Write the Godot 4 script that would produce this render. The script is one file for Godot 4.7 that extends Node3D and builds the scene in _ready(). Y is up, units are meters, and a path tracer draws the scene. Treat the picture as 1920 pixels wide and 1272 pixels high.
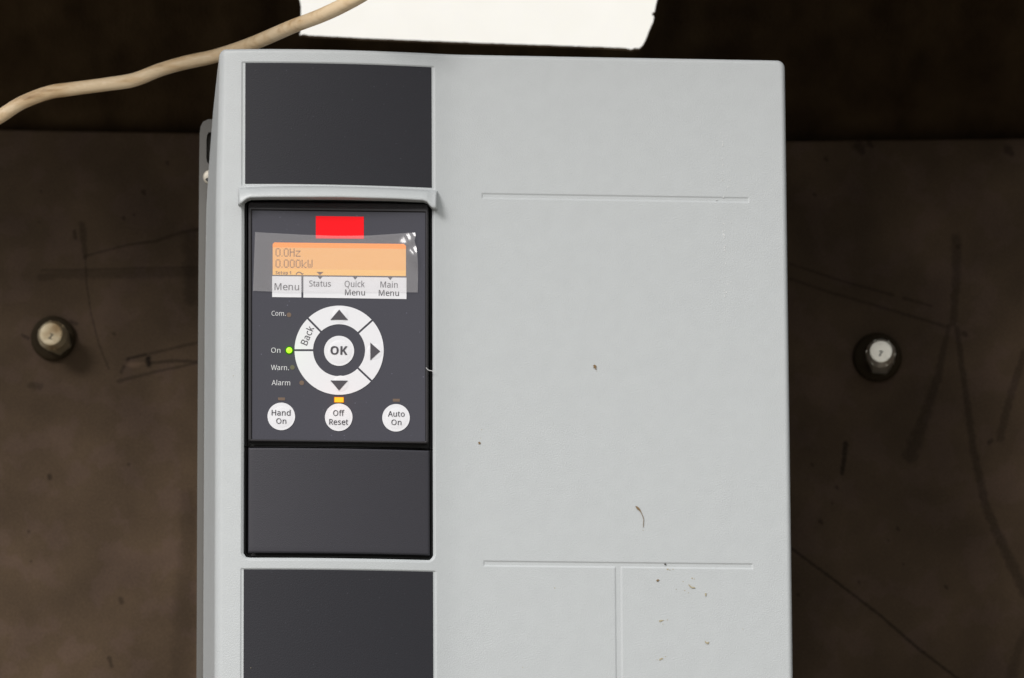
extends Node3D
# A grey motor drive in an outdoor cabinet. Measures are taken as points of the photograph (1920 wide) at a known depth;
# at() turns such a point and its depth behind the cover's front (metres, + towards the camera) into a place in the world.

const FOCAL := 9300.0
var eye := Vector3.ZERO
var aim := Basis.IDENTITY
var M := {}
var font: SystemFont
var bold: SystemFont

# ---------------------------------------------------------------- placing
func ray(px: float, py: float) -> Vector3:
	return aim * Vector3((px - 960.0) / FOCAL, (636.0 - py) / FOCAL, -1.0)

func at(px: float, py: float, z: float) -> Vector3:
	var d := ray(px, py)
	return eye + d * ((z - eye.z) / d.z)

func on_plane(px: float, py: float, p: Vector3, n: Vector3) -> Vector3:
	var d := ray(px, py)
	return eye + d * ((p - eye).dot(n) / d.dot(n))

# the cover's own grid (slightly skewed, as the drive hangs)
func skew(s: float, t: float) -> Vector2:
	return Vector2(s + 1.49e-5 * (s - 605.0) * (t - 366.0), t + (0.016 - (t - 366.0) * 0.74e-5) * (s - 905.0))

func on_cover(s: float, t: float, z: float) -> Vector3:
	var q := skew(s, t)
	return at(q.x, q.y, 0.0) + Vector3(0, 0, z)

func bulge(s: float) -> float:
	var k := (s - 600.0) / 245.0
	var b := 1.0 - k * k
	b = (b + sqrt(b * b + 0.035)) * 0.5
	return 0.0052 * b

# ---------------------------------------------------------------- naming
func tag(o: Node, label: String, category: String, group := "") -> void:
	o.set_meta("label", label)
	o.set_meta("category", category)
	if group != "":
		o.set_meta("group", group)

func thing(called: String, label: String, category: String, base: Vector3, group := "") -> Node3D:
	var o := Node3D.new()
	o.name = called
	add_child(o, true)
	o.position = base
	tag(o, label, category, group)
	return o

# a mesh whose vertices are world places, under a thing, a part or the root
func put(called: String, mesh: Mesh, mat: Material, parent: Node3D, label := "") -> MeshInstance3D:
	var o := MeshInstance3D.new()
	o.name = called
	o.mesh = mesh
	o.material_override = mat
	parent.add_child(o, true)
	var g := Transform3D.IDENTITY
	var p: Node = parent
	while p is Node3D and p != self:
		g = (p as Node3D).transform * g
		p = p.get_parent()
	o.transform = g.affine_inverse()
	if label != "":
		o.set_meta("label", label)
	return o

# ---------------------------------------------------------------- shapes
func grid(nx: int, ny: int, where: Callable, uv = null) -> ArrayMesh:
	var st := SurfaceTool.new()
	st.begin(Mesh.PRIMITIVE_TRIANGLES)
	st.set_smooth_group(0)
	for j in ny:
		for i in nx:
			if uv != null:
				st.set_uv(uv.call(i, j))
			st.add_vertex(where.call(i, j))
	for j in ny - 1:
		for i in nx - 1:
			var a := j * nx + i
			for k in [a, a + 1, a + nx + 1, a, a + nx + 1, a + nx]:
				st.add_index(k)
	st.generate_normals()
	return st.commit()

func slab(st: SurfaceTool, front: PackedVector3Array, flat: PackedVector2Array, back: Vector3, chamfer := 0.0) -> void:
	# a prism: its front outline (any winding), moved by «back» to its rear; an optional narrow chamfer round the front
	var n := front.size()
	var tri := Geometry2D.triangulate_polygon(flat)
	if tri.is_empty():
		push_warning("outline not triangulated")
	var nrm := -back.normalized()
	var mid := PackedVector3Array()
	var top := PackedVector3Array()
	for i in n:
		var p := front[i]
		if chamfer > 0.0:
			var e0 := (p - front[(i + n - 1) % n]).normalized()
			var e1 := (front[(i + 1) % n] - p).normalized()
			var side := (e0 + e1).cross(nrm).normalized()
			top.append(p + side * chamfer)
			mid.append(p + back.normalized() * chamfer)
		else:
			top.append(p)
			mid.append(p)
	# winding: make the front clockwise as seen from the front
	var area := 0.0
	for i in n:
		area += (top[i] - top[0]).cross(top[(i + 1) % n] - top[0]).dot(nrm)
	var cw := area < 0.0
	if chamfer > 0.0 and cw:
		for i in n:
			top[i] = front[i] - (top[i] - front[i])
	st.set_smooth_group(-1)
	for k in range(0, tri.size(), 3):
		var a := top[tri[k]]
		var b := top[tri[k + 1]]
		var c := top[tri[k + 2]]
		if (b - a).cross(c - a).dot(nrm) > 0.0:
			var h := b
			b = c
			c = h
		st.add_vertex(a); st.add_vertex(b); st.add_vertex(c)
	for ring in (2 if chamfer > 0.0 else 1):
		for i in n:
			var j := (i + 1) % n
			var a := mid[i]
			var b := mid[j]
			var c := mid[j] + back
			var d := mid[i] + back
			if ring == 1:
				a = top[i]; b = top[j]; c = mid[j]; d = mid[i]
			if cw:
				for v in [a, d, c, a, c, b]:
					st.add_vertex(v)
			else:
				for v in [a, c, d, a, b, c]:
					st.add_vertex(v)

func tool_new() -> SurfaceTool:
	var st := SurfaceTool.new()
	st.begin(Mesh.PRIMITIVE_TRIANGLES)
	return st

func done(st: SurfaceTool) -> ArrayMesh:
	st.generate_normals()
	return st.commit()

# prism of an outline in photograph points, its front at depth z, h thick
func plate_of(pts: Array, z: float, h: float, chamfer := 0.0) -> ArrayMesh:
	var st := tool_new()
	var f := PackedVector3Array()
	var q := PackedVector2Array()
	for p in pts:
		f.append(at(p[0], p[1], z))
		q.append(Vector2(p[0], p[1]))
	slab(st, f, q, Vector3(0, 0, -h), chamfer)
	return done(st)

func round_of(cx: float, cy: float, r: float, n := 32) -> Array:
	var o := []
	for i in n:
		var a := TAU * i / n
		o.append([cx + cos(a) * r, cy + sin(a) * r])
	return o

func rect_of(x0: float, y0: float, x1: float, y1: float, slope := 0.0125) -> Array:
	var d := slope * (x1 - x0)
	return [[x0, y0], [x1, y0 + d], [x1, y1 + d], [x0, y1]]

func arc_of(cx: float, cy: float, r0: float, r1: float, a0: float, a1: float, gap: float) -> Array:
	# a ring sector, angles in degrees counted anticlockwise from the right, its ends cut parallel with half a gap
	var o := []
	var n := int(ceil(absf(a1 - a0) / 5.0)) + 2
	for i in n:
		var w0 := rad_to_deg(gap / r1)
		var a := deg_to_rad(lerpf(a0 + w0, a1 - w0, i / (n - 1.0)))
		o.append([cx + cos(a) * r1, cy - sin(a) * r1])
	for i in n:
		var w1 := rad_to_deg(gap / r0)
		var a := deg_to_rad(lerpf(a1 - w1, a0 + w1, i / (n - 1.0)))
		o.append([cx + cos(a) * r0, cy - sin(a) * r0])
	return o

# a turned shape: profile of (radius, height) about an axis from c along n
func lathe(c: Vector3, n: Vector3, prof: Array, seg := 40, turn := 0.0) -> ArrayMesh:
	var u := n.cross(Vector3.UP).normalized()
	var v := u.cross(n).normalized()
	return grid(seg + 1, prof.size(), func(i, j):
		var a: float = TAU * (i % seg) / seg + turn
		return c + (u * cos(a) + v * sin(a)) * float(prof[j][0]) + n * float(prof[j][1]))

func tube(path: Array, radius: Callable, seg := 14) -> ArrayMesh:
	var frames := []
	var up := Vector3(0, 0, 1)
	for i in path.size():
		var d: Vector3 = (path[mini(i + 1, path.size() - 1)] - path[maxi(i - 1, 0)]).normalized()
		var u := d.cross(up).normalized()
		frames.append([u, u.cross(d).normalized()])
	return grid(path.size(), seg + 1, func(i, j):
		var a: float = TAU * (j % seg) / seg
		var r: float = radius.call(i)
		return path[i] + (frames[i][0] * cos(a) + frames[i][1] * sin(a)) * r)

func smooth_path(pts: Array, z: Callable, sub := 6) -> Array:
	var c := Curve2D.new()
	for i in pts.size():
		var p := Vector2(pts[i][0], pts[i][1])
		var a := Vector2(pts[maxi(i - 1, 0)][0], pts[maxi(i - 1, 0)][1])
		var b := Vector2(pts[mini(i + 1, pts.size() - 1)][0], pts[mini(i + 1, pts.size() - 1)][1])
		var t := (b - a) / 6.0
		c.add_point(p, -t, t)
	var o := []
	for i in pts.size() - 1:
		for k in sub:
			var q := c.sample(i, k / float(sub))
			o.append(at(q.x, q.y, z.call(q.x)))
	var l := c.get_point_position(pts.size() - 1)
	o.append(at(l.x, l.y, z.call(l.x)))
	return o

# lettering: fills x0..x1 with its baseline at y1 and the top of its capitals at y0, all photograph points
func letters(words: String, x0: float, x1: float, y0: float, y1: float, z: float, mat: Material, parent: Node3D, fnt: SystemFont = null, turn := 0.0125, called := "lettering") -> void:
	var f: SystemFont = fnt if fnt else font
	var m := TextMesh.new()
	m.font = f
	m.font_size = 48
	m.pixel_size = 0.01
	m.depth = 0.02
	m.curve_step = 1.5
	m.horizontal_alignment = HORIZONTAL_ALIGNMENT_LEFT
	m.text = "H"
	var cap := m.get_aabb()
	m.text = words
	var box := m.get_aabb()
	var p := at(x0, y1, z)
	var w := x1 - x0
	var px := at(x0 + w * cos(turn), y1 + w * sin(turn), z)
	var hy := y1 - y0
	var py := at(x0 + hy * sin(turn), y1 - hy * cos(turn), z)
	var bx := (px - p) / box.size.x
	var by := (py - p) / cap.size.y
	var b := Basis(bx, by, Vector3(0, 0, 0.004))
	var o := put(called, m, mat, parent)
	o.transform = o.transform * Transform3D(b, p - b * Vector3(box.position.x, cap.position.y, 0))

func rrect(s: float, t: float, s0: float, t0: float, s1: float, t1: float, r: float) -> float:
	var dx := maxf(s0 - s, s - s1) + r
	var dy := maxf(t0 - t, t - t1) + r
	return minf(maxf(dx, dy), 0.0) + Vector2(maxf(dx, 0.0), maxf(dy, 0.0)).length() - r

func wall(d: float, w: float) -> float:   # 0 outside, 1 inside, over a wall w wide
	return clampf(-d / w, 0.0, 1.0)

func lines(from: float, to: float, coarse: float, fine: Array) -> PackedFloat32Array:
	var o := PackedFloat32Array()
	var x := from
	while x < to - 0.01:
		o.append(x)
		var step := coarse
		for f in fine:
			if x >= f[0] - 0.01 and x < f[1]:
				step = minf(step, f[2])
			elif x < f[0]:
				step = minf(step, maxf(f[0] - x, 0.2))
		x += step
	o.append(to)
	return o

# ---------------------------------------------------------------- materials
func paint(c: Color, rough: float, metal := 0.0, spec := 0.5) -> StandardMaterial3D:
	var m := StandardMaterial3D.new()
	m.albedo_color = c.linear_to_srgb()
	m.roughness = rough
	m.metallic = metal
	m.metallic_specular = spec
	return m

func noise_map(sd: int, freq: float, size: int, normal: bool, bump: float, ramp: Gradient = null, oct := 3) -> NoiseTexture2D:
	var n := FastNoiseLite.new()
	n.seed = sd
	n.noise_type = FastNoiseLite.TYPE_SIMPLEX_SMOOTH
	n.frequency = freq
	n.fractal_octaves = oct
	var t := NoiseTexture2D.new()
	t.width = size
	t.height = size
	t.seamless = true
	t.noise = n
	t.as_normal_map = normal
	if normal:
		t.bump_strength = bump
	if ramp:
		t.color_ramp = ramp
	return t

func ramp_of(list: Array) -> Gradient:
	var g := Gradient.new()
	var off := PackedFloat32Array()
	var col := PackedColorArray()
	for e in list:
		off.append(e[0])
		col.append(e[1])
	g.offsets = off
	g.colors = col
	return g

func grained(m: StandardMaterial3D, tex_n: Texture2D, strength: float, per_metre: float, tex_a: Texture2D = null) -> StandardMaterial3D:
	m.uv1_triplanar = true
	m.uv1_world_triplanar = true
	m.uv1_scale = Vector3.ONE * per_metre
	if tex_n:
		m.normal_enabled = true
		m.normal_texture = tex_n
		m.normal_scale = strength
	if tex_a:
		m.albedo_texture = tex_a
	return m

func specks(sd: int, many: int, base: float, speck: float) -> ImageTexture:
	# plain tone with a few pale grains of dust
	var rg := RandomNumberGenerator.new()
	rg.seed = sd
	var im := Image.create_empty(512, 512, false, Image.FORMAT_RGBA8)
	im.fill(Color(base, base, base))
	for i in many:
		var k := base + (speck - base) * rg.randf()
		var w := rg.randi_range(1, 3)
		im.fill_rect(Rect2i(rg.randi_range(0, 506), rg.randi_range(0, 506), w, rg.randi_range(1, 3)), Color(k, k, k))
	return ImageTexture.create_from_image(im)

func mottled() -> ImageTexture:
	# moulded plastic: a fine even grain over very faint broad clouds
	var fine := FastNoiseLite.new()
	fine.seed = 5; fine.frequency = 0.13; fine.fractal_octaves = 2
	var broad := FastNoiseLite.new()
	broad.seed = 6; broad.frequency = 0.006; broad.fractal_octaves = 4
	var a := fine.get_seamless_image(1024, 1024).get_data()
	var b := broad.get_seamless_image(1024, 1024).get_data()
	var d := PackedByteArray()
	d.resize(1024 * 1024)
	for i in 1024 * 1024:
		d[i] = int(clampf(246.0 + (a[i] - 128.0) * 0.055 + (b[i] - 128.0) * 0.018, 0.0, 255.0))
	return ImageTexture.create_from_image(Image.create_from_data(1024, 1024, false, Image.FORMAT_L8, d))

func glow(c: Color, e: float) -> StandardMaterial3D:
	var m := paint(Color(0.05, 0.05, 0.05), 0.4)
	m.albedo_color = Color(c.r * 0.2, c.g * 0.2, c.b * 0.2)
	m.emission_enabled = true
	m.emission = c.linear_to_srgb()
	m.emission_energy_multiplier = e
	return m

func make_materials() -> void:
	var grain := noise_map(3, 0.16, 512, true, 3.0)
	M.grey = grained(paint(Color(0.505, 0.53, 0.54), 0.42), grain, 0.2, 18.0, mottled())
	M.core = paint(Color(0.11, 0.10, 0.085), 0.6)
	M.flange = grained(paint(Color(0.125, 0.12, 0.11), 0.55), grain, 0.12, 18.0)
	M.panel = grained(paint(Color(0.0285, 0.0285, 0.034), 0.5, 0.0, 0.3), grain, 0.12, 16.0, specks(8, 90, 0.62, 1.0))
	M.panel.albedo_color *= 1.61
	M.blank = grained(paint(Color(0.034, 0.033, 0.041), 0.46, 0.0, 0.4), grain, 0.16, 22.0)
	M.black = paint(Color(0.008, 0.008, 0.008), 0.45)
	M.body = paint(Color(0.026, 0.024, 0.027), 0.28)
	M.overlay = grained(paint(Color(0.048, 0.0475, 0.063), 0.38), grain, 0.04, 14.0, specks(9, 110, 0.62, 1.0))
	M.overlay.albedo_color *= 1.61
	M.white = paint(Color(0.74, 0.74, 0.77), 0.4)
	M.ink = paint(Color(0.055, 0.05, 0.06), 0.5)
	M.pale_ink = paint(Color(0.62, 0.62, 0.64), 0.5)
	M.red = paint(Color(0.95, 0.007, 0.014), 0.5, 0.0, 0.25)
	M.lamp_off = paint(Color(0.15, 0.10, 0.07), 0.4)
	M.lamp_olive = paint(Color(0.12, 0.115, 0.06), 0.4)
	M.lcd = glow(Color(0.88, 0.42, 0.11), 1.0)
	M.lcd_edge = glow(Color(1.0, 0.27, 0.0), 1.1)
	M.lcd_low = glow(Color(0.93, 0.49, 0.11), 1.0)
	M.lcd_ink = paint(Color(0.13, 0.05, 0.02), 0.5)
	M.green = glow(Color(0.42, 1.0, 0.02), 1.6)
	M.amber = glow(Color(1.0, 0.50, 0.005), 1.3)
	M.green_rim = glow(Color(0.06, 0.30, 0.0), 0.6)
	M.amber_rim = glow(Color(0.85, 0.16, 0.0), 0.6)
	M.film = paint(Color(0.9, 0.87, 0.89), 0.2)
	M.film.transparency = BaseMaterial3D.TRANSPARENCY_ALPHA
	M.film.albedo_color.a = 0.15
	M.zinc = grained(paint(Color(0.98, 0.93, 0.82), 0.36, 0.8), grain, 0.3, 20.0)
	M.zinc_dull = grained(paint(Color(0.50, 0.43, 0.30), 0.45, 0.5), grain, 0.5, 20.0, noise_map(51, 0.012, 256, false, 0, ramp_of([[0.0, Color(0.6, 0.5, 0.36)], [0.6, Color(1, 1, 1)]]), 4))
	M.washer = grained(paint(Color(0.03, 0.021, 0.011), 0.6, 0.0, 0.2), grain, 0.6, 14.0)
	M.screw = paint(Color(0.52, 0.48, 0.40), 0.5, 0.2)
	M.iron = grained(paint(Color(0.064, 0.041, 0.021), 0.7, 0.0, 0.12), grain, 0.4, 6.0, noise_map(12, 0.012, 512, false, 0, ramp_of([[0.0, Color(0.6, 0.58, 0.56)], [1.0, Color(1, 1, 1)]]), 5))
	M.board = grained(paint(Color(0.88, 0.87, 0.83), 0.7), null, 0, 3.0, noise_map(14, 0.02, 512, false, 0, ramp_of([[0.0, Color(0.985, 0.985, 0.98)], [1.0, Color(1, 1, 1)]]), 5))
	M.edge_wood = paint(Color(0.30, 0.24, 0.16), 0.8)
	M.cable = grained(paint(Color(0.80, 0.625, 0.41), 0.5), grain, 0.3, 14.0, noise_map(21, 0.018, 512, false, 0, ramp_of([[0.0, Color(0.62, 0.53, 0.42)], [0.3, Color(0.92, 0.88, 0.82)], [0.55, Color(1, 1, 1)], [1.0, Color(1, 1, 1)]]), 5))
	M.cable.uv1_scale = Vector3(4, 16, 16)
	M.dirt = paint(Color(0.20, 0.135, 0.07), 0.9)
	M.dirt_pale = paint(Color(0.38, 0.33, 0.22), 0.9)
	M.dirt_dark = paint(Color(0.03, 0.025, 0.02), 0.9)
	M.scuff = paint(Color(0.60, 0.61, 0.61), 0.6)
	M.thread = paint(Color(0.75, 0.75, 0.75), 0.8)
	M.ground = grained(paint(Color(0.30, 0.28, 0.25), 0.9), null, 0, 1.5, noise_map(31, 0.01, 512, false, 0, ramp_of([[0.0, Color(0.7, 0.7, 0.7)], [1.0, Color(1, 1, 1)]]), 6))

# the painted steel behind the drive: grimy paint, scuffs, scratches and chipped spots, each where the photograph shows it
const TX := 1360
const TY := 830
const TEXEL := 0.00034      # metres of plate per texel
const PLATE_LEFT := -0.232
const PLATE_TOP := 0.122
var pix: PackedByteArray

func stroke(pts: Array, w0: float, w1: float, strength: float, lighter := false) -> void:
	var rg := RandomNumberGenerator.new()
	rg.seed = int(pts[0][0] * 7 + pts[0][1])
	var mask := {}
	var rag := FastNoiseLite.new()
	rag.seed = int(pts[0][0])
	rag.frequency = 0.09
	var total := pts.size() - 1
	var mul := 0.000221 / TEXEL     # photograph points to texels at the plate's depth
	for k in total:
		var pa := at(pts[k][0], pts[k][1], -0.2)
		var pb := at(pts[k + 1][0], pts[k + 1][1], -0.2)
		var a := Vector2(pa.x - PLATE_LEFT, PLATE_TOP - pa.y) / TEXEL
		var b := Vector2(pb.x - PLATE_LEFT, PLATE_TOP - pb.y) / TEXEL
		var wa := lerpf(w0, w1, float(k) / total) * mul
		var wb := lerpf(w0, w1, float(k + 1) / total) * mul
		var pad := maxf(wa, wb) + 3.0
		var x0 := maxi(0, int(minf(a.x, b.x) - pad))
		var x1 := mini(TX - 1, int(maxf(a.x, b.x) + pad))
		var y0 := maxi(0, int(minf(a.y, b.y) - pad))
		var y1 := mini(TY - 1, int(maxf(a.y, b.y) + pad))
		var ab := b - a
		var l2 := maxf(ab.length_squared(), 0.01)
		for y in range(y0, y1 + 1):
			for x in range(x0, x1 + 1):
				var p := Vector2(x, y)
				var u := clampf((p - a).dot(ab) / l2, 0.0, 1.0)
				var d := (p - a - ab * u).length() / (lerpf(wa, wb, u) * 0.5)
				d += 0.45 * rag.get_noise_2d(x, y)
				if d < 1.3:
					var i := y * TX + x
					mask[i] = maxf(mask.get(i, 0.0), clampf((1.35 - d) / 0.8, 0.0, 1.0))
	for i in mask:
		var f: float = strength * mask[i] * (0.48 + 0.2 * rg.randf() + 0.3 * rag.get_noise_2d((i % TX) * 3.0, (i / TX) * 3.0))
		for c in 3:
			var v := float(pix[i * 4 + c])
			pix[i * 4 + c] = int(lerpf(v, [176.0, 150.0, 130.0][c], f)) if lighter else int(v * (1.0 - f))

func plate_texture() -> ImageTexture:
	var a := FastNoiseLite.new()
	a.seed = 41; a.frequency = 0.006; a.fractal_octaves = 5
	var b := FastNoiseLite.new()
	b.seed = 43; b.frequency = 0.016; b.fractal_octaves = 4; b.domain_warp_enabled = true; b.domain_warp_amplitude = 25.0
	var c := FastNoiseLite.new()
	c.seed = 47; c.frequency = 0.35; c.fractal_octaves = 2
	var ia := a.get_image(TX, TY).get_data()
	var ib := b.get_image(TX, TY).get_data()
	var ic := c.get_image(TX, TY).get_data()
	pix = PackedByteArray()
	pix.resize(TX * TY * 4)
	for i in TX * TY:
		var patch := clampf((ib[i] - 134.0) / 34.0, 0.0, 1.0)      # pale dried patches with an outline
		var v := 127.0 + (ia[i] - 128.0) * 0.13 + patch * 6.0 + (ic[i] - 128.0) * 0.10
		var o := i * 4
		pix[o] = int(v)
		pix[o + 1] = int(v * (0.865 - 0.005 * patch))
		pix[o + 2] = int(v * (0.725 + 0.03 * patch))
		pix[o + 3] = 255
	# left of the drive
	stroke([[153, 420], [158, 482]], 13, 9, 0.3)
	stroke([[139, 433], [140, 446]], 8, 7, 0.4)
	stroke([[157, 480], [240, 458], [290, 452], [340, 435], [378, 428]], 4, 7, 0.33)
	stroke([[78, 506], [160, 505], [260, 502], [378, 500]], 5, 4, 0.22)
	stroke([[75, 520], [100, 515], [230, 513], [378, 510]], 14, 20, 0.22)
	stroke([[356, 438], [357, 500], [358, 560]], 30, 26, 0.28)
	stroke([[159, 480], [161, 530], [169, 585], [184, 645], [203, 692]], 2.5, 2.5, 0.45)
	stroke([[222, 714], [290, 697], [378, 678]], 7, 4, 0.36)
	stroke([[226, 698], [231, 688], [240, 672], [272, 664]], 5, 5, 0.42)
	stroke([[236, 673], [300, 658], [378, 640]], 4, 6, 0.34)
	stroke([[283, 680], [330, 676], [378, 678]], 6, 6, 0.42)
	stroke([[236, 682], [252, 683], [268, 681]], 9, 5, 0.6, true)
	stroke([[245, 684], [258, 684]], 12, 10, 0.55, true)
	stroke([[277, 673], [278, 684]], 9, 10, 0.95)
	stroke([[130, 602], [142, 606]], 6, 7, 0.4)
	stroke([[40, 628], [52, 634]], 5, 6, 0.4)
	stroke([[56, 722], [72, 724]], 12, 14, 0.3)
	stroke([[196, 1172], [197, 1173]], 24, 24, 0.1, true)
	stroke([[119, 1165], [121, 1180]], 20, 16, 0.09, true)
	stroke([[240, 1120], [232, 1200], [226, 1290]], 26, 40, 0.08, true)
	stroke([[86, 1080], [88, 1180]], 12, 10, 0.07, true)
	stroke([[104, 1030], [116, 1070]], 14, 8, 0.08, true)
	stroke([[275, 1195], [300, 1188]], 22, 18, 0.07, true)
	stroke([[330, 1205], [356, 1196]], 18, 22, 0.1, true)
	stroke([[225, 1124], [227, 1130]], 10, 8, 0.35)
	stroke([[204, 1234], [208, 1250]], 8, 6, 0.4)
	stroke([[92, 892], [92, 896]], 7, 7, 0.5)
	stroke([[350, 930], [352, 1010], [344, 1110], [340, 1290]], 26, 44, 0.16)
	# right of the drive
	stroke([[1480, 494], [1580, 527], [1675, 553]], 4, 6, 0.3)
	stroke([[1695, 559], [1746, 573]], 7, 5, 0.3)
	stroke([[1480, 522], [1560, 549], [1640, 572], [1774, 612]], 5, 6, 0.3)
	stroke([[1792, 447], [1793, 520], [1787, 606]], 20, 12, 0.3)
	stroke([[1779, 610], [1758, 707], [1730, 790], [1707, 852]], 8, 28, 0.3)
	stroke([[1794, 616], [1813, 754], [1826, 850], [1848, 950], [1884, 1032], [1925, 1115]], 10, 20, 0.34)
	stroke([[1922, 660], [1895, 740], [1874, 822]], 14, 15, 0.3)
	stroke([[1854, 830], [1858, 826]], 8, 8, 0.4)
	stroke([[1863, 834], [1865, 836]], 12, 12, 0.14, true)
	stroke([[1585, 832], [1583, 858], [1578, 887]], 10, 7, 0.6)
	stroke([[1557, 582], [1554, 615], [1546, 651], [1537, 680], [1520, 692], [1480, 694]], 3, 3, 0.14, true)
	stroke([[1480, 1025], [1560, 1085], [1652, 1155], [1720, 1215], [1800, 1276]], 5, 6, 0.5)
	stroke([[1715, 1070], [1724, 1092], [1718, 1122]], 10, 9, 0.1, true)
	stroke([[1925, 1180], [1905, 1230], [1890, 1290]], 12, 22, 0.2)
	stroke([[1540, 1240], [1546, 1262]], 20, 24, 0.08, true)
	stroke([[1640, 1150], [1632, 1175]], 24, 20, 0.07, true)
	for d in [[1522, 870, 7], [1568, 913, 7], [1560, 943, 4], [1538, 977, 9], [1683, 991, 7], [1808, 625, 11], [1796, 462, 8], [1610, 1091, 5], [1496, 1115, 6], [1773, 1100, 8], [1665, 1013, 4], [1693, 1057, 4], [1548, 297, 8], [1610, 275, 22], [1630, 268, 14], [1890, 280, 18], [1527, 364, 7], [312, 305, 8], [268, 360, 9], [230, 408, 7], [212, 625, 6], [76, 358, 4], [52, 996, 5], [57, 1052, 4], [240, 870, 5], [250, 402, 5], [72, 416, 4]]:
		stroke([[d[0], d[1]], [d[0] + d[2] * 0.3, d[1] + d[2] * 0.4]], d[2], d[2] * 0.6, 0.38)
	return ImageTexture.create_from_image(Image.create_from_data(TX, TY, false, Image.FORMAT_RGBA8, pix))

# ---------------------------------------------------------------- the drive
func rear_edge(t: float) -> float:    # where the cover's side ends, seen from the front
	var k := [[90.0, 411.0], [120.0, 410.0], [150.0, 406.5], [220.0, 399.0], [330.0, 390.5], [400.0, 386.5], [600.0, 383.5], [1272.0, 380.5], [1600.0, 379.5]]
	for i in k.size() - 1:
		if t <= k[i + 1][0]:
			return lerpf(k[i][1], k[i + 1][1], clampf((t - k[i][0]) / (k[i + 1][0] - k[i][0]), 0.0, 1.0))
	return 379.5

const S0 := 403.0
const S1 := 1475.5
const T0 := 102.0
const T1 := 1460.0

func cover_height(s: float, t: float) -> float:
	var z := bulge(s)
	z -= 0.0004 * wall(rrect(s, t, 453.0, 126.8, 816.0, 359.5, 3.0), 2.2)
	z -= 0.0004 * wall(rrect(s, t, 453.0, 1072.2, 816.0, 1700.0, 3.0), 2.2)
	var d := rrect(s, t, 458.6, 380.0, 809.7, 1052.4, 12.0)
	z -= 0.0009 * clampf(1.0 - d / 5.0, 0.0, 1.0) if d > 0.0 else 0.0009 + 0.014 * wall(d, 0.8)
	var g := minf(rrect(s, t, 903.0, 362.0, 1405.0, 372.8, 0.5), rrect(s, t, 903.0, 1051.5, 1404.0, 1062.5, 0.5))
	g = minf(g, rrect(s, t, 1147.0, 1056.0, 1160.5, 1700.0, 0.5))
	z -= 0.0003 * wall(g, 2.4)
	return z

func build_cover(drive: Node3D) -> void:
	var ss := lines(S0, S1, 9.0, [[S0, S0 + 18, 1.8], [449, 462, 0.8], [806, 821, 0.8], [900, 908, 0.8], [1144, 1163, 0.8], [1400, 1408, 0.8], [S1 - 11, S1, 1.0]])
	var ts := lines(T0, T1, 10.0, [[T0, T0 + 9, 0.9], [121, 130, 0.9], [352, 376, 0.8], [376, 396, 1.0], [1038, 1076, 0.8]])
	var back := [1.0, 0.6, 0.25, 0.06]
	var nb := back.size()
	var nx := ss.size() + 2 * nb
	var ny := ts.size() + nb
	put("front_cover", grid(nx, ny, func(i, j):
		var ci: int = clampi(i - nb, 0, ss.size() - 1)
		var cj: int = maxi(j - nb, 0)
		var s: float = ss[ci]
		var t: float = ts[cj]
		var z := cover_height(s, t)
		# rounded edges
		var q := Vector2(s, t)
		var left := s < 900.0
		var rc := 15.0
		var ex := s - S0 if left else S1 - s
		var ey := t - T0
		var rx := 17.0 if left else 9.0
		var ry := 8.0
		if ex < rc and ey < rc:
			var a := 1.0 - ex / rc
			var b := 1.0 - ey / rc
			var ma := a * sqrt(1.0 - b * b * 0.5)
			var mb := b * sqrt(1.0 - a * a * 0.5)
			q.x = S0 + rc * (1.0 - ma) if left else S1 - rc * (1.0 - ma)
			q.y = T0 + rc * (1.0 - mb)
			var m := Vector2(ma, mb).length()
			var k := maxf(0.0, 1.0 - rc * (1.0 - m) / lerpf(rx, ry, b / maxf(a + b, 0.001)))
			z -= 0.0002 * lerpf(rx, ry, b / maxf(a + b, 0.001)) * (1.0 - sqrt(maxf(0.0, 1.0 - k * k)))
		else:
			var kx := clampf(1.0 - ex / rx, 0.0, 1.0)
			var ky := clampf(1.0 - ey / ry, 0.0, 1.0)
			z -= 0.0002 * rx * (1.0 - sqrt(1.0 - kx * kx)) + 0.0002 * ry * (1.0 - sqrt(1.0 - ky * ky))
		if left:
			q.x += 6.0 * (1.0 - smoothstep(110.0, 420.0, t)) * clampf(1.0 - (s - S0) / 45.0, 0.0, 1.0)
		var p := on_cover(q.x, q.y, z)
		var li := maxi(nb - i, 0)
		var ri := maxi(i - nb - ss.size() + 1, 0)
		var tj := maxi(nb - j, 0)
		var lev := maxi(maxi(li, ri), tj)
		if lev == 0:
			return p
		var f: float = back[nb - lev]
		if li > 0 or (tj > 0 and ci == 0):
			var deep := lerpf(0.013, 0.0612, smoothstep(100.0, 400.0, t))
			var lead := S0 + 6.0 * (1.0 - smoothstep(110.0, 420.0, t))
			var e := at(rear_edge(t) + q.x - lead, skew(q.x, q.y).y, -deep)
			return p.lerp(e, f)
		var depth := 0.185 if ri > 0 else lerpf(0.013, 0.185, clampf((s - S0) / 330.0, 0.0, 1.0))
		return p + Vector3(0, 0, -depth * f)), M.grey, drive)

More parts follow.
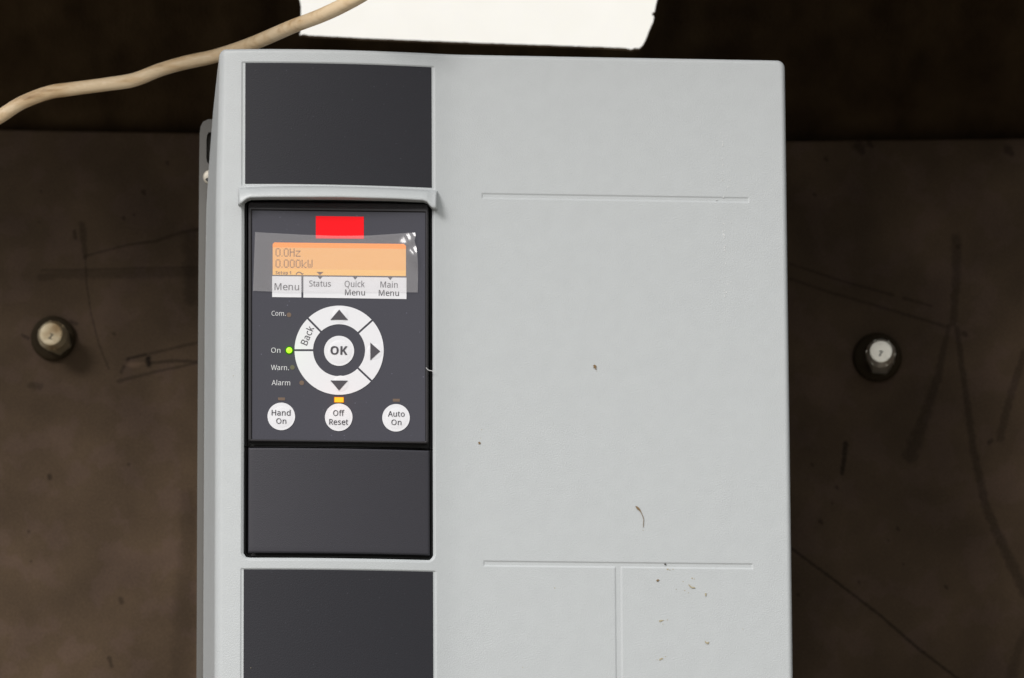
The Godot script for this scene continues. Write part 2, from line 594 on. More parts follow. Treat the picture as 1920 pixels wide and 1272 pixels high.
func sheet(called: String, s0: float, t0: float, s1: float, t1: float, lift: float, mat: Material, drive: Node3D, r := 2.0, step := 9.0) -> MeshInstance3D:
	# a bowed plate let into the cover, with rounded edges
	var ss := lines(s0, s1, step, [[s0, s0 + 4, 0.8], [s1 - 4, s1, 0.8]])
	var ts := lines(t0, t1, 12.0, [[t0, t0 + 4, 0.8], [t1 - 4, t1, 0.8]])
	return put(called, grid(ss.size(), ts.size(), func(i, j):
		var d := minf(minf(ss[i] - s0, s1 - ss[i]), minf(ts[j] - t0, t1 - ts[j]))
		var k := clampf(1.0 - d / r, 0.0, 1.0)
		var z := bulge(ss[i]) + lift - 0.0002 * r * (1.0 - sqrt(1.0 - k * k)) - (0.0012 if d <= 0.001 else 0.0)
		return on_cover(ss[i], ts[j], z)), mat, drive)

func build_drive() -> void:
	var drive := thing("motor_drive", "large light grey wall-mounted motor drive housing with dark panels on its left strip", "motor drive", at(930, 1272, -0.1))
	build_cover(drive)
	sheet("dark_panel", 459.5, 128.3, 810.3, 355.3, -0.0002, M.panel, drive, 1.0)
	sheet("dark_panel", 458.5, 1073.6, 810.3, 1440.0, -0.0002, M.panel, drive, 1.0)

	# faint scuffs and crumbs of dirt on the cover
	var rg := RandomNumberGenerator.new()
	rg.seed = 12
	var st := tool_new()
	for i in 46:
		var y := rg.randf_range(215.0, 560.0)
		var x := 1353.0 + (y - 215.0) * 0.022 + rg.randf_range(-2.0, 2.0)
		if rg.randf() < 0.3:
			x += rg.randf_range(-20.0, 14.0)
		bit(st, x, y, rg.randf_range(0.6, 1.3), rg.randf_range(0.8, 2.2), rg)
	put("scuff", done(st), M.scuff, drive).set_meta("kind", "stuff")
	st = tool_new()
	for p in [[1252, 1068, 2.4], [1256, 1069.5, 1.6], [1262, 1068, 1.4], [1281, 1091, 1.2], [1284, 1108, 1.5], [1291, 1112, 1.3], [1298, 1084.5, 2.2], [1302, 1086, 1.4], [1268, 1106, 1.0], [1243, 1171, 1.2], [1252, 1163, 1.4], [1232, 1238, 1.1], [1248, 1232, 1.2], [1040, 1103, 1.6], [1393, 1180, 1.2], [901, 822, 1.2], [903, 806, 1.3], [1119, 696, 1.0], [1206, 995, 1.2], [980, 1252, 1.0], [437, 705, 1.2], [470, 1253, 1.0]]:
		bit(st, p[0], p[1], p[2] * 0.75, p[2] * 0.6, rg)
	put("dirt_specks", done(st), M.dirt_pale, drive).set_meta("kind", "stuff")

	# black tray in which the keypad and the blank cover sit
	var bs := lines(458.9, 809.4, 9.0, [[458.9, 472, 0.7], [797, 809.4, 0.7]])
	var bt := lines(379.0, 1052.0, 10.0, [[379, 395, 0.8], [836, 850, 0.7], [1040, 1052, 0.7]])
	put("tray", grid(bs.size(), bt.size(), func(i, j):
		var d := -rrect(bs[i], bt[j], 458.9, 379.0, 809.4, 1052.0, 11.0)
		var z := bulge(bs[i]) - 0.0036
		z += 0.0021 * clampf(1.0 - absf(d - 3.6) / 1.0, 0.0, 1.0)
		z += 0.0016 * clampf(1.0 - absf(bt[j] - 843.0) / 2.2, 0.0, 1.0)
		if d > 5.0:
			z -= 0.002
		return on_cover(bs[i], bt[j], z)), M.black, drive)
	sheet("blank_cover", 466.8, 846.6, 804.0, 1043.5, -0.0002, M.blank, drive, 4.0)

	# the hood above the keypad
	var top := [[446, 352.5], [470, 350.8], [500, 349.6], [560, 348.6], [640, 349.4], [730, 352.4], [800, 356.2], [820, 358.0]]
	var bot := [[446, 384.0], [452, 382.5], [462, 374.0], [469, 371.4], [500, 370.6], [634, 370.8], [740, 373.6], [793, 376.5], [801, 379.5], [807, 387.0], [811, 390.8], [820, 392.0]]
	var look := func(tab, x):
		for i in tab.size() - 1:
			if x <= tab[i + 1][0]:
				return lerpf(tab[i][1], tab[i + 1][1], clampf((x - tab[i][0]) / (tab[i + 1][0] - tab[i][0]), 0.0, 1.0))
		return tab[-1][1]
	var us := lines(445.5, 820.5, 8.0, [[445.5, 470, 0.9], [790, 820.5, 0.9]])
	var prof := [[0.0, -0.0012], [0.0, 0.0004], [0.06, 0.0016], [0.14, 0.0029], [0.26, 0.0036], [0.5, 0.0047], [0.8, 0.0052], [0.93, 0.0052], [0.985, 0.0048], [1.0, 0.0035], [1.0, 0.0012], [1.0, -0.0014]]
	put("hood", grid(us.size(), prof.size(), func(i, j):
		var x: float = us[i]
		var e := minf(x - 445.5, 820.5 - x)
		var k := clampf(1.0 - e / 4.5, 0.0, 1.0)
		var up: float = prof[j][1]
		if up > 0.0:
			up *= sqrt(1.0 - k * k)
		if e <= 0.001:
			up = -0.0012
		var f: float = prof[j][0]
		var y := lerpf(look.call(top, x), look.call(bot, x), f)
		var z0 := bulge(x)
		var hz: float = maxf(up, 0.0035) if j >= prof.size() - 2 else up
		var p := at(x, y, z0 + hz)
		p.z = z0 + up
		return p), M.grey, drive)

	# rear housing beside the cover, with its notch and screw
	var fl := [[369.0, 1460.0], [372.0, 900.0], [374.2, 500.0], [375.6, 300.0], [376.4, 250.0], [378.0, 238.0], [382.0, 230.0], [390.0, 226.0], [420.0, 225.0], [420.0, 246.0], [390.0, 246.0], [386.0, 252.0], [384.4, 262.0], [384.2, 298.0], [386.5, 306.0], [392.0, 311.0], [420.0, 311.0], [420.0, 1460.0]]
	var flange := put("rear_housing", plate_of(fl, -0.062, 0.136, 0.0005), M.flange, drive)
	put("core", plate_of([[383.0, 1460.0], [383.0, 240.0], [430.0, 200.0], [1464.0, 196.0], [1480.0, 1460.0]], -0.0655, 0.1315), M.core, drive)
	var sc := at(394.5, 332.5, -0.062)
	var head := put("screw", lathe(sc, Vector3(0, 0, 1), [[0.0029, -0.0005], [0.0029, 0.0007], [0.0027, 0.0010], [0.0023, 0.0012], [0.0, 0.0013]], 28), M.screw, flange)
	put("screw_slot", plate_of([[384.5, 337.0], [387.0, 334.0], [404.0, 333.0], [404.0, 339.5], [389.5, 341.5], [387.0, 339.0]], -0.0603, 0.0008), M.black, flange)

func bit(st: SurfaceTool, x: float, y: float, w: float, h: float, rg: RandomNumberGenerator) -> void:
	var z := 0.0001 + (bulge(x) if x < 860.0 else 0.0)
	var f := PackedVector3Array()
	var q := PackedVector2Array()
	for k in 6:
		var a := TAU * k / 6.0
		var d := rg.randf_range(0.7, 1.25)
		q.append(Vector2(x + cos(a) * w * d, y + sin(a) * h * d))
		f.append(at(q[k].x, q[k].y, z))
	slab(st, f, q, Vector3(0, 0, -0.00016))

# ---------------------------------------------------------------- the keypad
func kz(x: float) -> float:
	return lerpf(0.0030, 0.0018, (x - 465.0) / 338.0)

func build_keypad() -> void:
	var zz := 0.0024
	var pad := thing("keypad", "dark grey control keypad with lit orange display and white ring of keys", "keypad", at(634, 829, 0.0))
	var xs := lines(464.8, 803.2, 9.0, [[464.8, 474, 0.6], [795, 803.2, 0.6]])
	var ys := lines(381.0, 830.5, 10.0, [[381, 400, 0.6], [823, 830.5, 0.6]])
	put("body", grid(xs.size(), ys.size(), func(i, j):
		var x: float = xs[i]
		var y: float = ys[j]
		var d := -rrect(x, y, 464.8, 381.0, 803.2, 830.5, 6.0)
		var k := clampf(1.0 - d / 3.0, 0.0, 1.0)
		var z := zz + 0.0005 - 0.0007 * (1.0 - sqrt(1.0 - k * k))
		if y < 395.0:
			z -= 0.0006 * clampf((392.0 - y) / 10.0, 0.0, 1.0)
		if d <= 0.001:
			z -= 0.004
		var inner := rrect(x, y, 470.8, 394.8, 798.2, 826.6, 1.5)
		z -= 0.0012 * wall(inner, 1.2)
		var yy := y + 0.0125 * (x - 635.0)
		if y < 396.0:
			yy -= 1.6 * (1.0 - pow((x - 635.0) / 170.0, 2.0)) * clampf((396.0 - y) / 14.0, 0.0, 1.0)
		return at(x, yy, z)), M.body, pad)
	var sl := 0.0125
	var over := put("overlay", plate_of(rect_of(472.6, 395.2, 796.9, 824.0, sl), zz, 0.0006, 0.0001), M.overlay, pad)
	var h := zz + 0.00012   # print and lettering lie a little proud
	put("red_badge", plate_of([[592, 405.3], [682, 406.6], [682, 448.0], [592, 447.3]], h, 0.0001), M.red, pad)

	# display: a window in three bands of its backlight, with its characters
	var lcd := put("display", plate_of([[511.0, 464.0], [761.0, 467.0], [761.0, 507.0], [511.0, 504.0]], h, 0.0001), M.lcd, pad, "lit orange screen")
	put("display_band", plate_of([[511.0, 458.0], [514.0, 454.8], [757.0, 457.6], [761.0, 461.0], [761.0, 466.9], [511.0, 463.9]], h, 0.0001), M.lcd_edge, lcd)
	put("display_band", plate_of([[511.0, 504.1], [761.0, 507.1], [761.0, 518.0], [511.0, 515.6]], h, 0.0001), M.lcd_low, lcd)
	var dots := {"0": [14, 17, 17, 17, 17, 17, 17, 14], ".": [0, 0, 0, 0, 0, 0, 0, 16], "H": [17, 17, 17, 31, 17, 17, 17, 17], "z": [0, 0, 31, 2, 4, 8, 16, 31], "k": [16, 16, 17, 18, 20, 24, 20, 19], "W": [17, 17, 17, 17, 21, 21, 21, 10]}
	for row in [["0.0Hz", 516.4, 465.8], ["0.000kW", 516.4, 486.6]]:
		var st := tool_new()
		var cx: float = row[1]
		for ch in row[0]:
			for r in 8:
				for c in 5:
					if (dots[ch][r] >> (4 - c)) & 1:
						var x: float = cx + c * 1.86
						var y: float = row[2] + r * 1.92 + 0.0125 * (cx - 516.0)
						var f := PackedVector3Array()
						var q := PackedVector2Array()
						for e in [[0.1, 0.05], [1.7, 0.05], [1.7, 1.85], [0.1, 1.85]]:
							f.append(at(x + e[0], y + e[1], h + 0.00008))
							q.append(Vector2(x + e[0], y + e[1]))
						slab(st, f, q, Vector3(0, 0, -0.00006))
			cx += 4.1 if ch == "." else 11.2
		put("display_text", done(st), M.lcd_ink, lcd)
	letters("Setup 1", 516.5, 545.5, 508.4, 514.6, h + 0.00006, M.lcd_ink, lcd, bold, 0.0125, "display_text")
	put("display_arrow", plate_of(arc_of(560.5, 516.2, 4.6, 6.4, 20.0, 170.0, 0.0), h + 0.00008, 0.00006), M.lcd_ink, lcd)
	put("display_arrow", plate_of([[563.0, 512.6], [569.5, 513.0], [566.5, 516.0]], h + 0.00008, 0.00006), M.lcd_ink, lcd)
	put("display_arrow", plate_of([[593.0, 510.0], [606.6, 510.2], [599.6, 516.2]], h + 0.00008, 0.00006), M.lcd_ink, lcd)

	# menu keys under the display
	var menu := put("menu_key", plate_of([[510.0, 517.9], [564.8, 518.5], [564.8, 557.9], [510.0, 557.3]], h, 0.0001), M.white, pad)
	letters("Menu", 514.4, 560.4, 531.2, 544.0, h + 0.00006, M.ink, menu)
	var bar := []
	for p in [[568.6, 518.6], [595.4, 518.9], [600.0, 524.4], [604.6, 519.0], [661.3, 519.5], [665.8, 525.0], [670.3, 519.7], [727.2, 520.4], [731.7, 525.6], [736.2, 520.5], [762.0, 520.8], [762.0, 561.0], [568.6, 558.2]]:
		bar.append(p)
	var strip := put("menu_strip", plate_of(bar, h, 0.0001), M.white, pad)
	letters("Status", 579.4, 620.0, 526.2, 537.4, h + 0.00006, M.ink, strip)
	letters("Quick", 646.0, 683.6, 526.8, 538.4, h + 0.00006, M.ink, strip)
	letters("Menu", 646.6, 684.0, 543.0, 553.8, h + 0.00006, M.ink, strip)
	letters("Main", 713.0, 745.4, 528.0, 539.5, h + 0.00006, M.ink, strip)
	letters("Menu", 710.0, 747.8, 543.8, 554.8, h + 0.00006, M.ink, strip)

	# ring of keys
	var cx := 635.6
	var cy := 657.0
	var kh := h + 0.0001
	var up := put("ring_key", plate_of(arc_of(cx, cy, 49.0, 83.4, 42.0, 134.5, 2.0), kh, 0.0002, 0.00005), M.white, pad, "upper key with arrow pointing up")
	var right := put("ring_key", plate_of(arc_of(cx, cy, 49.0, 83.4, -43.5, 42.0, 2.0), kh, 0.0002, 0.00005), M.white, pad, "right key with arrow pointing right")
	var down := put("ring_key", plate_of(arc_of(cx, cy, 49.0, 83.4, -180.0, -43.5, 2.0), kh, 0.0002, 0.00005), M.white, pad, "long lower key with arrow pointing down")
	var rear := put("ring_key", plate_of(arc_of(cx, cy, 49.0, 83.4, 134.5, 180.0, 2.0), kh, 0.0002, 0.00005), M.white, pad, "key lettered Back")
	var ok := put("ok_key", plate_of(round_of(635.6, 658.2, 28.0, 44), kh, 0.0002, 0.00005), M.white, pad)
	for d in [[638.0, 591.5, up], [702.0, 660.0, right], [638.5, 720.0, down]]:
		put("key_dome", lathe(at(d[0], d[1], kh), Vector3(0, 0, 1), [[0.0031, -0.00001], [0.0028, 0.00006], [0.0018, 0.0001], [0.0, 0.00012]], 28), M.white, d[2])
	put("key_dome", lathe(at(637.0, 660.0, kh), Vector3(0, 0, 1), [[0.0046, -0.00001], [0.0042, 0.00006], [0.0028, 0.0001], [0.0, 0.00012]], 32), M.white, ok)
	var ah := kh + 0.0003
	put("arrow", plate_of([[635.8, 580.8], [652.0, 599.8], [619.6, 599.6]], ah, 0.00035), M.ink, up)
	put("arrow", plate_of([[712.6, 659.0], [694.2, 675.2], [694.2, 642.6]], ah, 0.00035), M.ink, right)
	put("arrow", plate_of([[619.4, 713.8], [651.8, 714.0], [635.4, 732.4]], ah, 0.00035), M.ink, down)
	letters("OK", 619.3, 651.0, 649.2, 665.0, kh + 0.00028, M.ink, ok, bold)
	letters("Back", 575.0, 611.0, 635.5, 648.5, kh + 0.00008, M.ink, rear, null, deg_to_rad(-67.0))

	for k in [["Hand", 509.0, 544.3, 768.7, 779.3, "On", 517.7, 536.3, 784.6, 794.6, 527.1, 781.2], ["Off", 624.5, 645.4, 769.4, 779.9, "Reset", 617.0, 652.3, 785.9, 796.4, 634.9, 782.8], ["Auto", 727.0, 758.4, 771.0, 781.2, "On", 733.7, 752.3, 787.0, 797.0, 742.4, 783.8]]:
		var b := put("round_key", plate_of(round_of(k[10], k[11], 25.6, 44), kh, 0.0002, 0.00005), M.white, pad, "round key lettered %s %s" % [k[0], k[5]])
		put("key_dome", lathe(at(k[10] + 1.5, k[11] + 1.0, kh), Vector3(0, 0, 1), [[0.0042, -0.00001], [0.0038, 0.00005], [0.0024, 0.00008], [0.0, 0.0001]], 32), M.white, b)
		letters(k[0], k[1], k[2], k[3], k[4], kh + 0.00024, M.ink, b)
		letters(k[5], k[6], k[7], k[8], k[9], kh + 0.00024, M.ink, b)

	# indicator lamps and their words
	letters("Com.", 508.9, 535.4, 583.2, 592.2, h, M.pale_ink, over)
	letters("On", 508.2, 525.5, 652.2, 661.6, h, M.pale_ink, over)
	letters("Warn.", 507.8, 541.5, 684.6, 694.0, h, M.pale_ink, over)
	letters("Alarm", 509.0, 543.8, 712.9, 722.6, h, M.pale_ink, over)
	for l in [[541.6, 590.6, 4.4, "lamp_off"], [547.9, 689.2, 4.4, "lamp_olive"], [565.5, 718.2, 4.4, "lamp_off"]]:
		put("indicator_lamp", plate_of(round_of(l[0], l[1], l[2], 20), h, 0.0001), M[l[3]], pad)
	put("indicator_lamp", lathe(at(542.0, 657.1, h), Vector3(0, 0, 1), [[0.00118, -0.0001], [0.00112, 0.00012], [0.0007, 0.00025], [0.0, 0.0003]], 24), M.green, pad, "lit green lamp beside the word On")
	put("lamp_rim", lathe(at(542.0, 657.1, h), Vector3(0, 0, 1), [[0.0016, -0.0001], [0.0016, 0.00004], [0.0, 0.00005]], 24), M.green_rim, pad)
	put("lamp_rim", plate_of(rect_of(625.9, 744.4, 644.9, 755.2), h + 0.00005, 0.0001), M.amber_rim, pad)
	put("indicator_lamp", plate_of(rect_of(521.0, 745.6, 534.0, 751.0), h, 0.0001), M.lamp_off, pad)
	put("indicator_lamp", plate_of(rect_of(627.4, 745.8, 643.4, 754.2), h + 0.0002, 0.0003, 0.0001), M.amber, pad, "lit amber lamp above the Off Reset key")
	put("indicator_lamp", plate_of(rect_of(736.3, 748.0, 749.5, 753.4), h, 0.0001), M.lamp_off, pad)
	for g in [[542.0, 657.1, Color(0.45, 1.0, 0.05)], [635.4, 750.0, Color(1.0, 0.42, 0.02)]]:
		var li := OmniLight3D.new()
		li.name = "lamp_glow"
		li.light_color = g[2]
		li.light_energy = 0.000018
		li.light_size = 0.0006
		li.omni_range = 0.3
		li.omni_attenuation = 2.0
		li.shadow_enabled = true
		add_child(li, true)
		li.position = at(g[0], g[1], h + 0.0012)

	# clear film left on the display
	var ox := lines(0.0, 1.0, 0.04, [[0.84, 1.0, 0.004]])
	var oy := lines(0.0, 1.0, 0.05, [[0.0, 0.4, 0.012]])
	var top := [[478.0, 435.5], [560.0, 440.0], [630.0, 442.5], [690.0, 442.0], [750.0, 438.0], [777.5, 436.2]]
	var low := [[474.0, 545.6], [540.0, 548.4], [640.0, 548.4], [720.0, 548.0], [783.0, 548.6]]
	var run := func(tab, u):
		var x := lerpf(tab[0][0], tab[-1][0], u)
		for i in tab.size() - 1:
			if x <= tab[i + 1][0] + 0.01:
				var f: float = (x - tab[i][0]) / (tab[i + 1][0] - tab[i][0])
				return Vector2(x, lerpf(tab[i][1], tab[i + 1][1], f))
		return Vector2(tab[-1][0], tab[-1][1])
	var wr := FastNoiseLite.new()
	wr.seed = 9
	wr.frequency = 0.03
	tag(put("protective_film", grid(ox.size(), oy.size(), func(i, j):
		var a: Vector2 = run.call(top, ox[i])
		var b: Vector2 = run.call(low, ox[i])
		var q := a.lerp(b, oy[j])
		if ox[i] > 0.9:
			q.x += (1.6 * sin(oy[j] * 34.0) * exp(-oy[j] * 9.0) + 3.0 * sin(oy[j] * PI) - 2.0 * exp(-pow((oy[j] - 0.16) / 0.07, 2.0))) * (ox[i] - 0.9) * 10.0
		var z := h + 0.0006 + 0.00006 * wr.get_noise_2d(q.x * 0.4, q.y)
		# the corner that has come loose, with creases running down to the edge
		var across := (q - Vector2(772.0, 455.0)).dot(Vector2(0.84, -0.54))
		var along := (q - Vector2(772.0, 455.0)).dot(Vector2(0.54, 0.84))
		var rise := (0.5 * smoothstep(-22.0, -2.0, along) + 0.5 * smoothstep(4.0, 26.0, along)) * (1.0 - smoothstep(26.0, 70.0, along))
		z += smoothstep(-28.0, -8.0, across) * (0.0017 * rise + 0.00009 * smoothstep(-10.0, 0.0, across) * sin(across * 0.5 + 0.05 * along))
		return at(q.x, q.y, z)), M.film, self), "clear plastic film stuck over the display, its upper right corner creased", "plastic film")

# ---------------------------------------------------------------- around the drive
func bolt(cx: float, cy: float, r: float, hx: float, hy: float, hr: float, turn: float, metal: Material, ax: Vector3, label: String) -> void:
	var zp := -0.2
	var c := at(cx, cy, zp)
	var k := 0.000222
	var o := thing("hex_bolt", label, "bolt", c, "bolts holding the back plate")
	put("washer", lathe(c, Vector3(0, 0, 1), [[r * k, 0.0], [r * k, 0.0022], [r * k - 0.0006, 0.0030], [r * k * 0.72, 0.0030], [0.004, 0.0026]], 40), M.washer, o)
	var tip := at(hx, hy, zp + 0.0185)
	ax = ax.normalized()
	var l := 0.0185 / ax.z
	var hk := 0.00022
	var sides := tool_new()
	var f := PackedVector3Array()
	var q := PackedVector2Array()
	var u := ax.cross(Vector3.UP).normalized()
	var v := u.cross(ax)
	for i in 6:
		var a := TAU * i / 6 + turn
		f.append(tip + (u * cos(a) + v * sin(a)) * hr * hk * 1.2 - ax * 0.0024)
		q.append(Vector2(cos(a), sin(a)))
	slab(sides, f, q, -ax * (l - 0.005), 0.0003)
	var hd := put("head", done(sides), metal, o)
	put("head_face", lathe(tip, ax, [[hr * hk * 1.27, -0.0030], [hr * hk * 1.06, -0.0009], [hr * hk, -0.0002], [hr * hk * 0.96, 0.0], [hr * hk * 0.93, 0.00004], [hr * hk * 0.88, 0.00006], [0.0, 0.00008]], 36), metal, hd)
	var m := TextMesh.new()
	m.font = bold
	m.text = "Z"
	m.font_size = 32
	m.pixel_size = 0.0001
	m.depth = 0.0003
	var lt := put("head_mark", m, M.dirt_dark, hd)
	lt.transform = lt.transform * Transform3D(Basis(ax, -turn * 0.9) * Basis(Vector3(1, 0, 0), 0.0), tip + ax * 0.0002 + Vector3(0, -0.0011, 0))

func build_surroundings() -> void:
	# back plate with its grimy paint
	var st := tool_new()
	var top := func(x): return (243.0 + 0.0165 * x) if x < 930.0 else (264.0 - 0.0115 * (x - 1480.0) * 0.9)
	var wide := TX * TEXEL
	var high := TY * TEXEL
	var steel := paint(Color(0.5, 0.5, 0.5), 0.55, 0.0, 0.15)
	steel.albedo_color = Color(0.66, 0.64, 0.62)
	steel.albedo_texture = plate_texture()
	steel.texture_repeat = false
	var spot := func(i, j):
		var x: float = PLATE_LEFT + wide * i / 24.0
		var guess := 960.0 + x / 0.000221
		var head: float = at(guess, top.call(guess), -0.2).y
		return Vector2(x, lerpf(head, PLATE_TOP - high, [0.0, 0.0, 0.004, 0.2, 0.6, 1.0][j]))
	tag(put("back_plate", grid(25, 6, func(i, j):
		var q: Vector2 = spot.call(i, j)
		return Vector3(q.x, q.y, [-0.203, -0.2008, -0.2, -0.2, -0.2, -0.2][j]), func(i, j):
		var q: Vector2 = spot.call(i, j)
		return Vector2((q.x - PLATE_LEFT) / wide, (PLATE_TOP - q.y) / high)), steel, self), "scuffed dark brown steel plate on which the grey drive hangs", "metal plate")

	bolt(100.0, 635.5, 42.0, 95.0, 626.5, 22.0, 0.35, M.zinc_dull, Vector3(-0.09, 0.06, 1), "left bolt of the back plate, in a broad brown washer")
	bolt(1645.0, 671.0, 46.0, 1652.0, 659.0, 21.8, 0.1, M.zinc, Vector3(-0.05, 0.14, 1), "right bolt of the back plate, bright head in a black washer")

	# sloping sheet above the plate, with the ragged opening cut through it
	var p0 := at(960.0, 275.0, -0.212)
	var dir := Vector3(0, sin(deg_to_rad(42.0)), cos(deg_to_rad(42.0)))
	var nrm := Vector3(0, -cos(deg_to_rad(42.0)), sin(deg_to_rad(42.0)))
	var rg := RandomNumberGenerator.new()
	rg.seed = 5
	var rim := [[1246.0, -100.0], [1240.0, -40.0], [1233.0, 0.0], [1229.0, 18.0], [1227.5, 26.0], [1223.0, 28.5], [1227.0, 31.0], [1225.0, 44.0], [1217.0, 62.0], [1211.0, 78.0], [1205.0, 89.0], [1199.0, 94.6], [1190.0, 94.0], [1184.0, 96.6], [1172.0, 94.0]]
	var x := 1160.0
	while x > 575.0:
		var y := lerpf(68.5, 93.5, pow((x - 562.0) / 610.0, 0.8)) + rg.randf_range(-0.35, 0.35) + (-2.5 if rg.randf() < 0.03 else 0.0)
		rim.append([x, y])
		x -= rg.randf_range(5.0, 12.0)
	rim.append_array([[569.0, 68.0], [561.5, 69.5], [560.0, 66.5], [563.0, 62.0], [563.5, 40.0], [564.0, 18.0], [562.0, 6.0], [557.0, -4.0], [552.0, -30.0], [548.0, -100.0]])
	var outer := [[-80.0, -100.0], [-80.0, 290.0], [2000.0, 290.0], [2000.0, -100.0]]
	var f := PackedVector3Array()
	var q := PackedVector2Array()
	for p in outer + rim:
		f.append(on_plane(p[0], p[1], p0, nrm))
		q.append(Vector2(p[0], p[1]))
	slab(st, f, q, -nrm * 0.0015)
	for p in [[[-80.0, -100.1], [2000.0, -100.1], [2000.0, -190.0], [-80.0, -190.0]]]:
		f = PackedVector3Array()
		q = PackedVector2Array()
		for e in p:
			f.append(on_plane(e[0], e[1], p0, nrm))
			q.append(Vector2(e[0], e[1]))
		slab(st, f, q, -nrm * 0.0015)
	var cab := thing("cabinet", "dark brown cabinet shell around the drive, a ragged opening cut through its sloping top sheet", "cabinet", Vector3(0, -0.9, -0.218))
	put("sloping_sheet", done(st), M.iron, cab, "dark sloping sheet with a ragged opening")
	var edge := on_plane(960.0, -190.0, p0, nrm)
	box("roof", Vector3(-1.3, edge.y, edge.z), Vector3(0.36, edge.y + 0.004, 0.085), M.iron, cab)
	box("side_wall", Vector3(0.36, -0.9, -0.23), Vector3(0.364, edge.y + 0.004, 0.17), M.iron, cab)
	box("back_wall", Vector3(-1.3, -0.9, -0.220), Vector3(0.36, p0.y + 0.004, -0.216), M.iron, cab)
	tag(box("white_board", Vector3(-0.28, -0.05, -0.62), Vector3(0.28, 0.62, -0.6), M.board, self), "bright white board seen through the opening above the drive", "board")

	# cable across the upper left corner
	var path := smooth_path([[-40, 240], [0, 218], [40, 193], [90, 174], [133, 167], [200, 158], [250, 150], [300, 131], [345, 118], [400, 106], [450, 90], [490, 75], [550, 49], [600, 30], [645, 9], [690, -16], [740, -52]], func(xx): return -0.05 if xx < 380.0 else -0.05 + 0.08 * smoothstep(380.0, 740.0, xx))
	tag(put("cable", tube(path, func(i): return 0.00275 + 0.00005 * sin(i * 0.4)), M.cable, self), "grimy cream cable running across the upper left corner", "cable")

	var g := PlaneMesh.new()
	g.size = Vector2(60, 60)
	var gm := MeshInstance3D.new()
	gm.name = "ground"
	gm.mesh = g
	gm.material_override = M.ground
	gm.position = Vector3(0, -1.25, 0)
	gm.set_meta("kind", "structure")
	gm.set_meta("label", "bare ground below the cabinet")
	add_child(gm, true)

func box(called: String, a: Vector3, b: Vector3, mat: Material, parent: Node3D) -> MeshInstance3D:
	var m := BoxMesh.new()
	m.size = b - a
	var o := put(called, m, mat, parent)
	o.position = (a + b) * 0.5 - (parent.position if parent != self else Vector3.ZERO)
	return o

# ---------------------------------------------------------------- small bits on the cover
func fleck(pts: Array, mat: Material, label: String, h := 0.0002) -> void:
	var o := []
	for p in pts:
		o.append([p[0], p[1]])
	tag(put("dirt_fleck", plate_of(o, 0.00012 + h, h + 0.0001), mat, self), label, "dirt fleck", "dirt flecks on the grey cover")

func build_dirt() -> void:
	fleck([[1112, 685.5], [1115, 684], [1117.5, 685.5], [1119, 687.5], [1117.6, 689], [1118.4, 692.6], [1116.8, 693.4], [1115.2, 690], [1112.6, 690.2], [1113.4, 688]], M.dirt, "brown fleck alone in the middle of the grey cover")
	fleck([[896.5, 829.4], [899, 828.6], [901.4, 831], [900, 833.6], [897.4, 833]], M.dirt, "tiny rust-coloured fleck on the grey cover just right of the keypad")
	fleck([[1191.5, 949.5], [1194, 949.5], [1199, 953], [1200.6, 956.4], [1203.2, 962], [1206.2, 969], [1207.6, 975], [1207.0, 982], [1206.6, 989], [1206.0, 989], [1206.2, 981], [1206.8, 975], [1205.2, 968.8], [1202, 962], [1198.6, 957.6], [1194.4, 955]], M.dirt, "brown fleck with a thin curved tail above the T-shaped groove")
	fleck([[1246, 1057], [1248.6, 1057], [1248.6, 1059.6], [1246, 1059.6]], M.dirt_dark, "black dot inside the lower horizontal groove")
	fleck([[1230.8, 1088.4], [1233.6, 1086.6], [1236.4, 1087.6], [1234.6, 1090.4], [1231.6, 1090.8]], M.dirt, "small brown fleck just below the black dot in the groove")
	fleck([[1290.6, 1095.6], [1293, 1097], [1297.4, 1101], [1303, 1101.4], [1303.4, 1103.6], [1297, 1103.4], [1293.4, 1100.6]], M.dirt_pale, "pale brown streak right of the vertical groove")
	fleck([[1322, 1113], [1324.6, 1112.4], [1324.4, 1118], [1322.4, 1118]], M.dirt_pale, "short upright straw-coloured fleck right of the pale streak")
	fleck([[1322, 1202], [1325.6, 1205], [1329.4, 1204], [1329, 1207.4], [1325.4, 1208], [1322.4, 1205.4]], M.dirt_pale, "hook-shaped pale fleck low on the right of the cover")
	fleck([[1236, 1163.6], [1241, 1163], [1245, 1163.8], [1241, 1165.6], [1236.4, 1167]], M.dirt_pale, "faint pale smudge halfway down right of the vertical groove", 0.00005)
	fleck([[1236.6, 1236], [1241, 1234], [1244, 1235.4], [1240, 1237.4], [1236.4, 1239.6]], M.dirt_pale, "faint pale smudge lowest on the cover", 0.00005)
	var t := smooth_path([[799, 689.5], [802, 693.5], [806, 695.2], [809.5, 695.6], [812, 697.5]], func(_x): return 0.0032)
	tag(put("thread", tube(t, func(_i): return 0.00011, 6), M.thread, self), "white thread caught at the keypad's right edge", "thread")

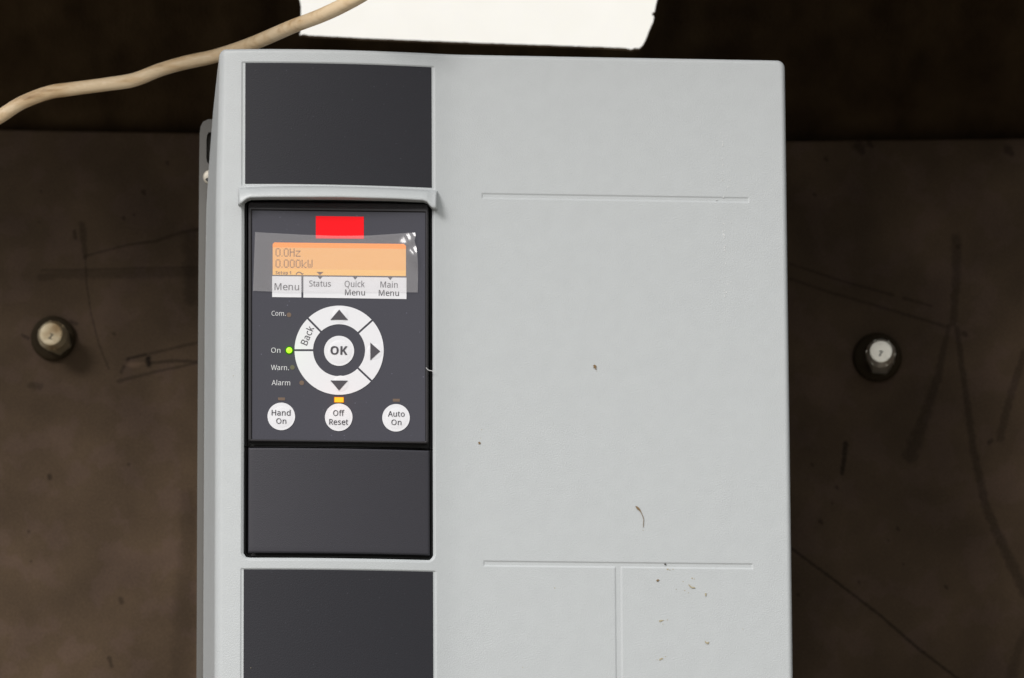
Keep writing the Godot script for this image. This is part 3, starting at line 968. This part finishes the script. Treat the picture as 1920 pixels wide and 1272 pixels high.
# ----------------------------------------------------------------
func _ready() -> void:
	aim = Basis.from_euler(Vector3(deg_to_rad(8.0), deg_to_rad(0.55), deg_to_rad(0.3)))
	eye = aim * Vector3(0, 0, 1.87)
	var cam := Camera3D.new()
	cam.name = "camera"
	add_child(cam)
	cam.transform = Transform3D(aim, eye)
	var lens := CameraAttributesPhysical.new()
	lens.frustum_focal_length = 12.0 / (636.0 / FOCAL)
	lens.frustum_focus_distance = 1.868
	lens.exposure_aperture = 16.0
	lens.frustum_near = 0.1
	lens.frustum_far = 200.0
	cam.attributes = lens
	cam.fov = rad_to_deg(2.0 * atan(636.0 / FOCAL))
	cam.far = 200.0
	cam.current = true

	var env := Environment.new()
	env.background_mode = Environment.BG_SKY
	env.tonemap_mode = Environment.TONE_MAPPER_LINEAR
	env.tonemap_exposure = 0.97
	env.sdfgi_enabled = true
	env.ssao_enabled = true
	env.ssil_enabled = true
	var sky := Sky.new()
	var sm := ProceduralSkyMaterial.new()
	sm.sky_top_color = Color(0.99, 1.0, 1.0)
	sm.sky_horizon_color = Color(0.5, 0.5, 0.49)
	sm.sky_curve = 0.6
	sm.sky_energy_multiplier = 1.3
	sm.ground_bottom_color = Color(0.35, 0.33, 0.31)
	sm.ground_horizon_color = Color(0.6, 0.59, 0.57)
	sky.sky_material = sm
	env.sky = sky
	var we := WorldEnvironment.new()
	we.environment = env
	add_child(we)

	var sun := DirectionalLight3D.new()
	sun.name = "sun"
	sun.light_energy = 0.82
	sun.light_color = Color(1.0, 0.985, 0.975)
	sun.light_angular_distance = 20.0
	sun.shadow_enabled = true
	add_child(sun)
	var az := deg_to_rad(34.0)
	var el := deg_to_rad(29.0)
	var to_sun := Vector3(-sin(az) * cos(el), sin(el), cos(az) * cos(el))
	sun.look_at_from_position(Vector3.ZERO, -to_sun, Vector3.UP)

	font = SystemFont.new()
	font.font_names = PackedStringArray(["Droid Sans"])
	bold = SystemFont.new()
	bold.font_names = PackedStringArray(["Droid Sans"])
	bold.font_weight = 700
	make_materials()
	build_surroundings()
	build_drive()
	build_keypad()
	build_dirt()
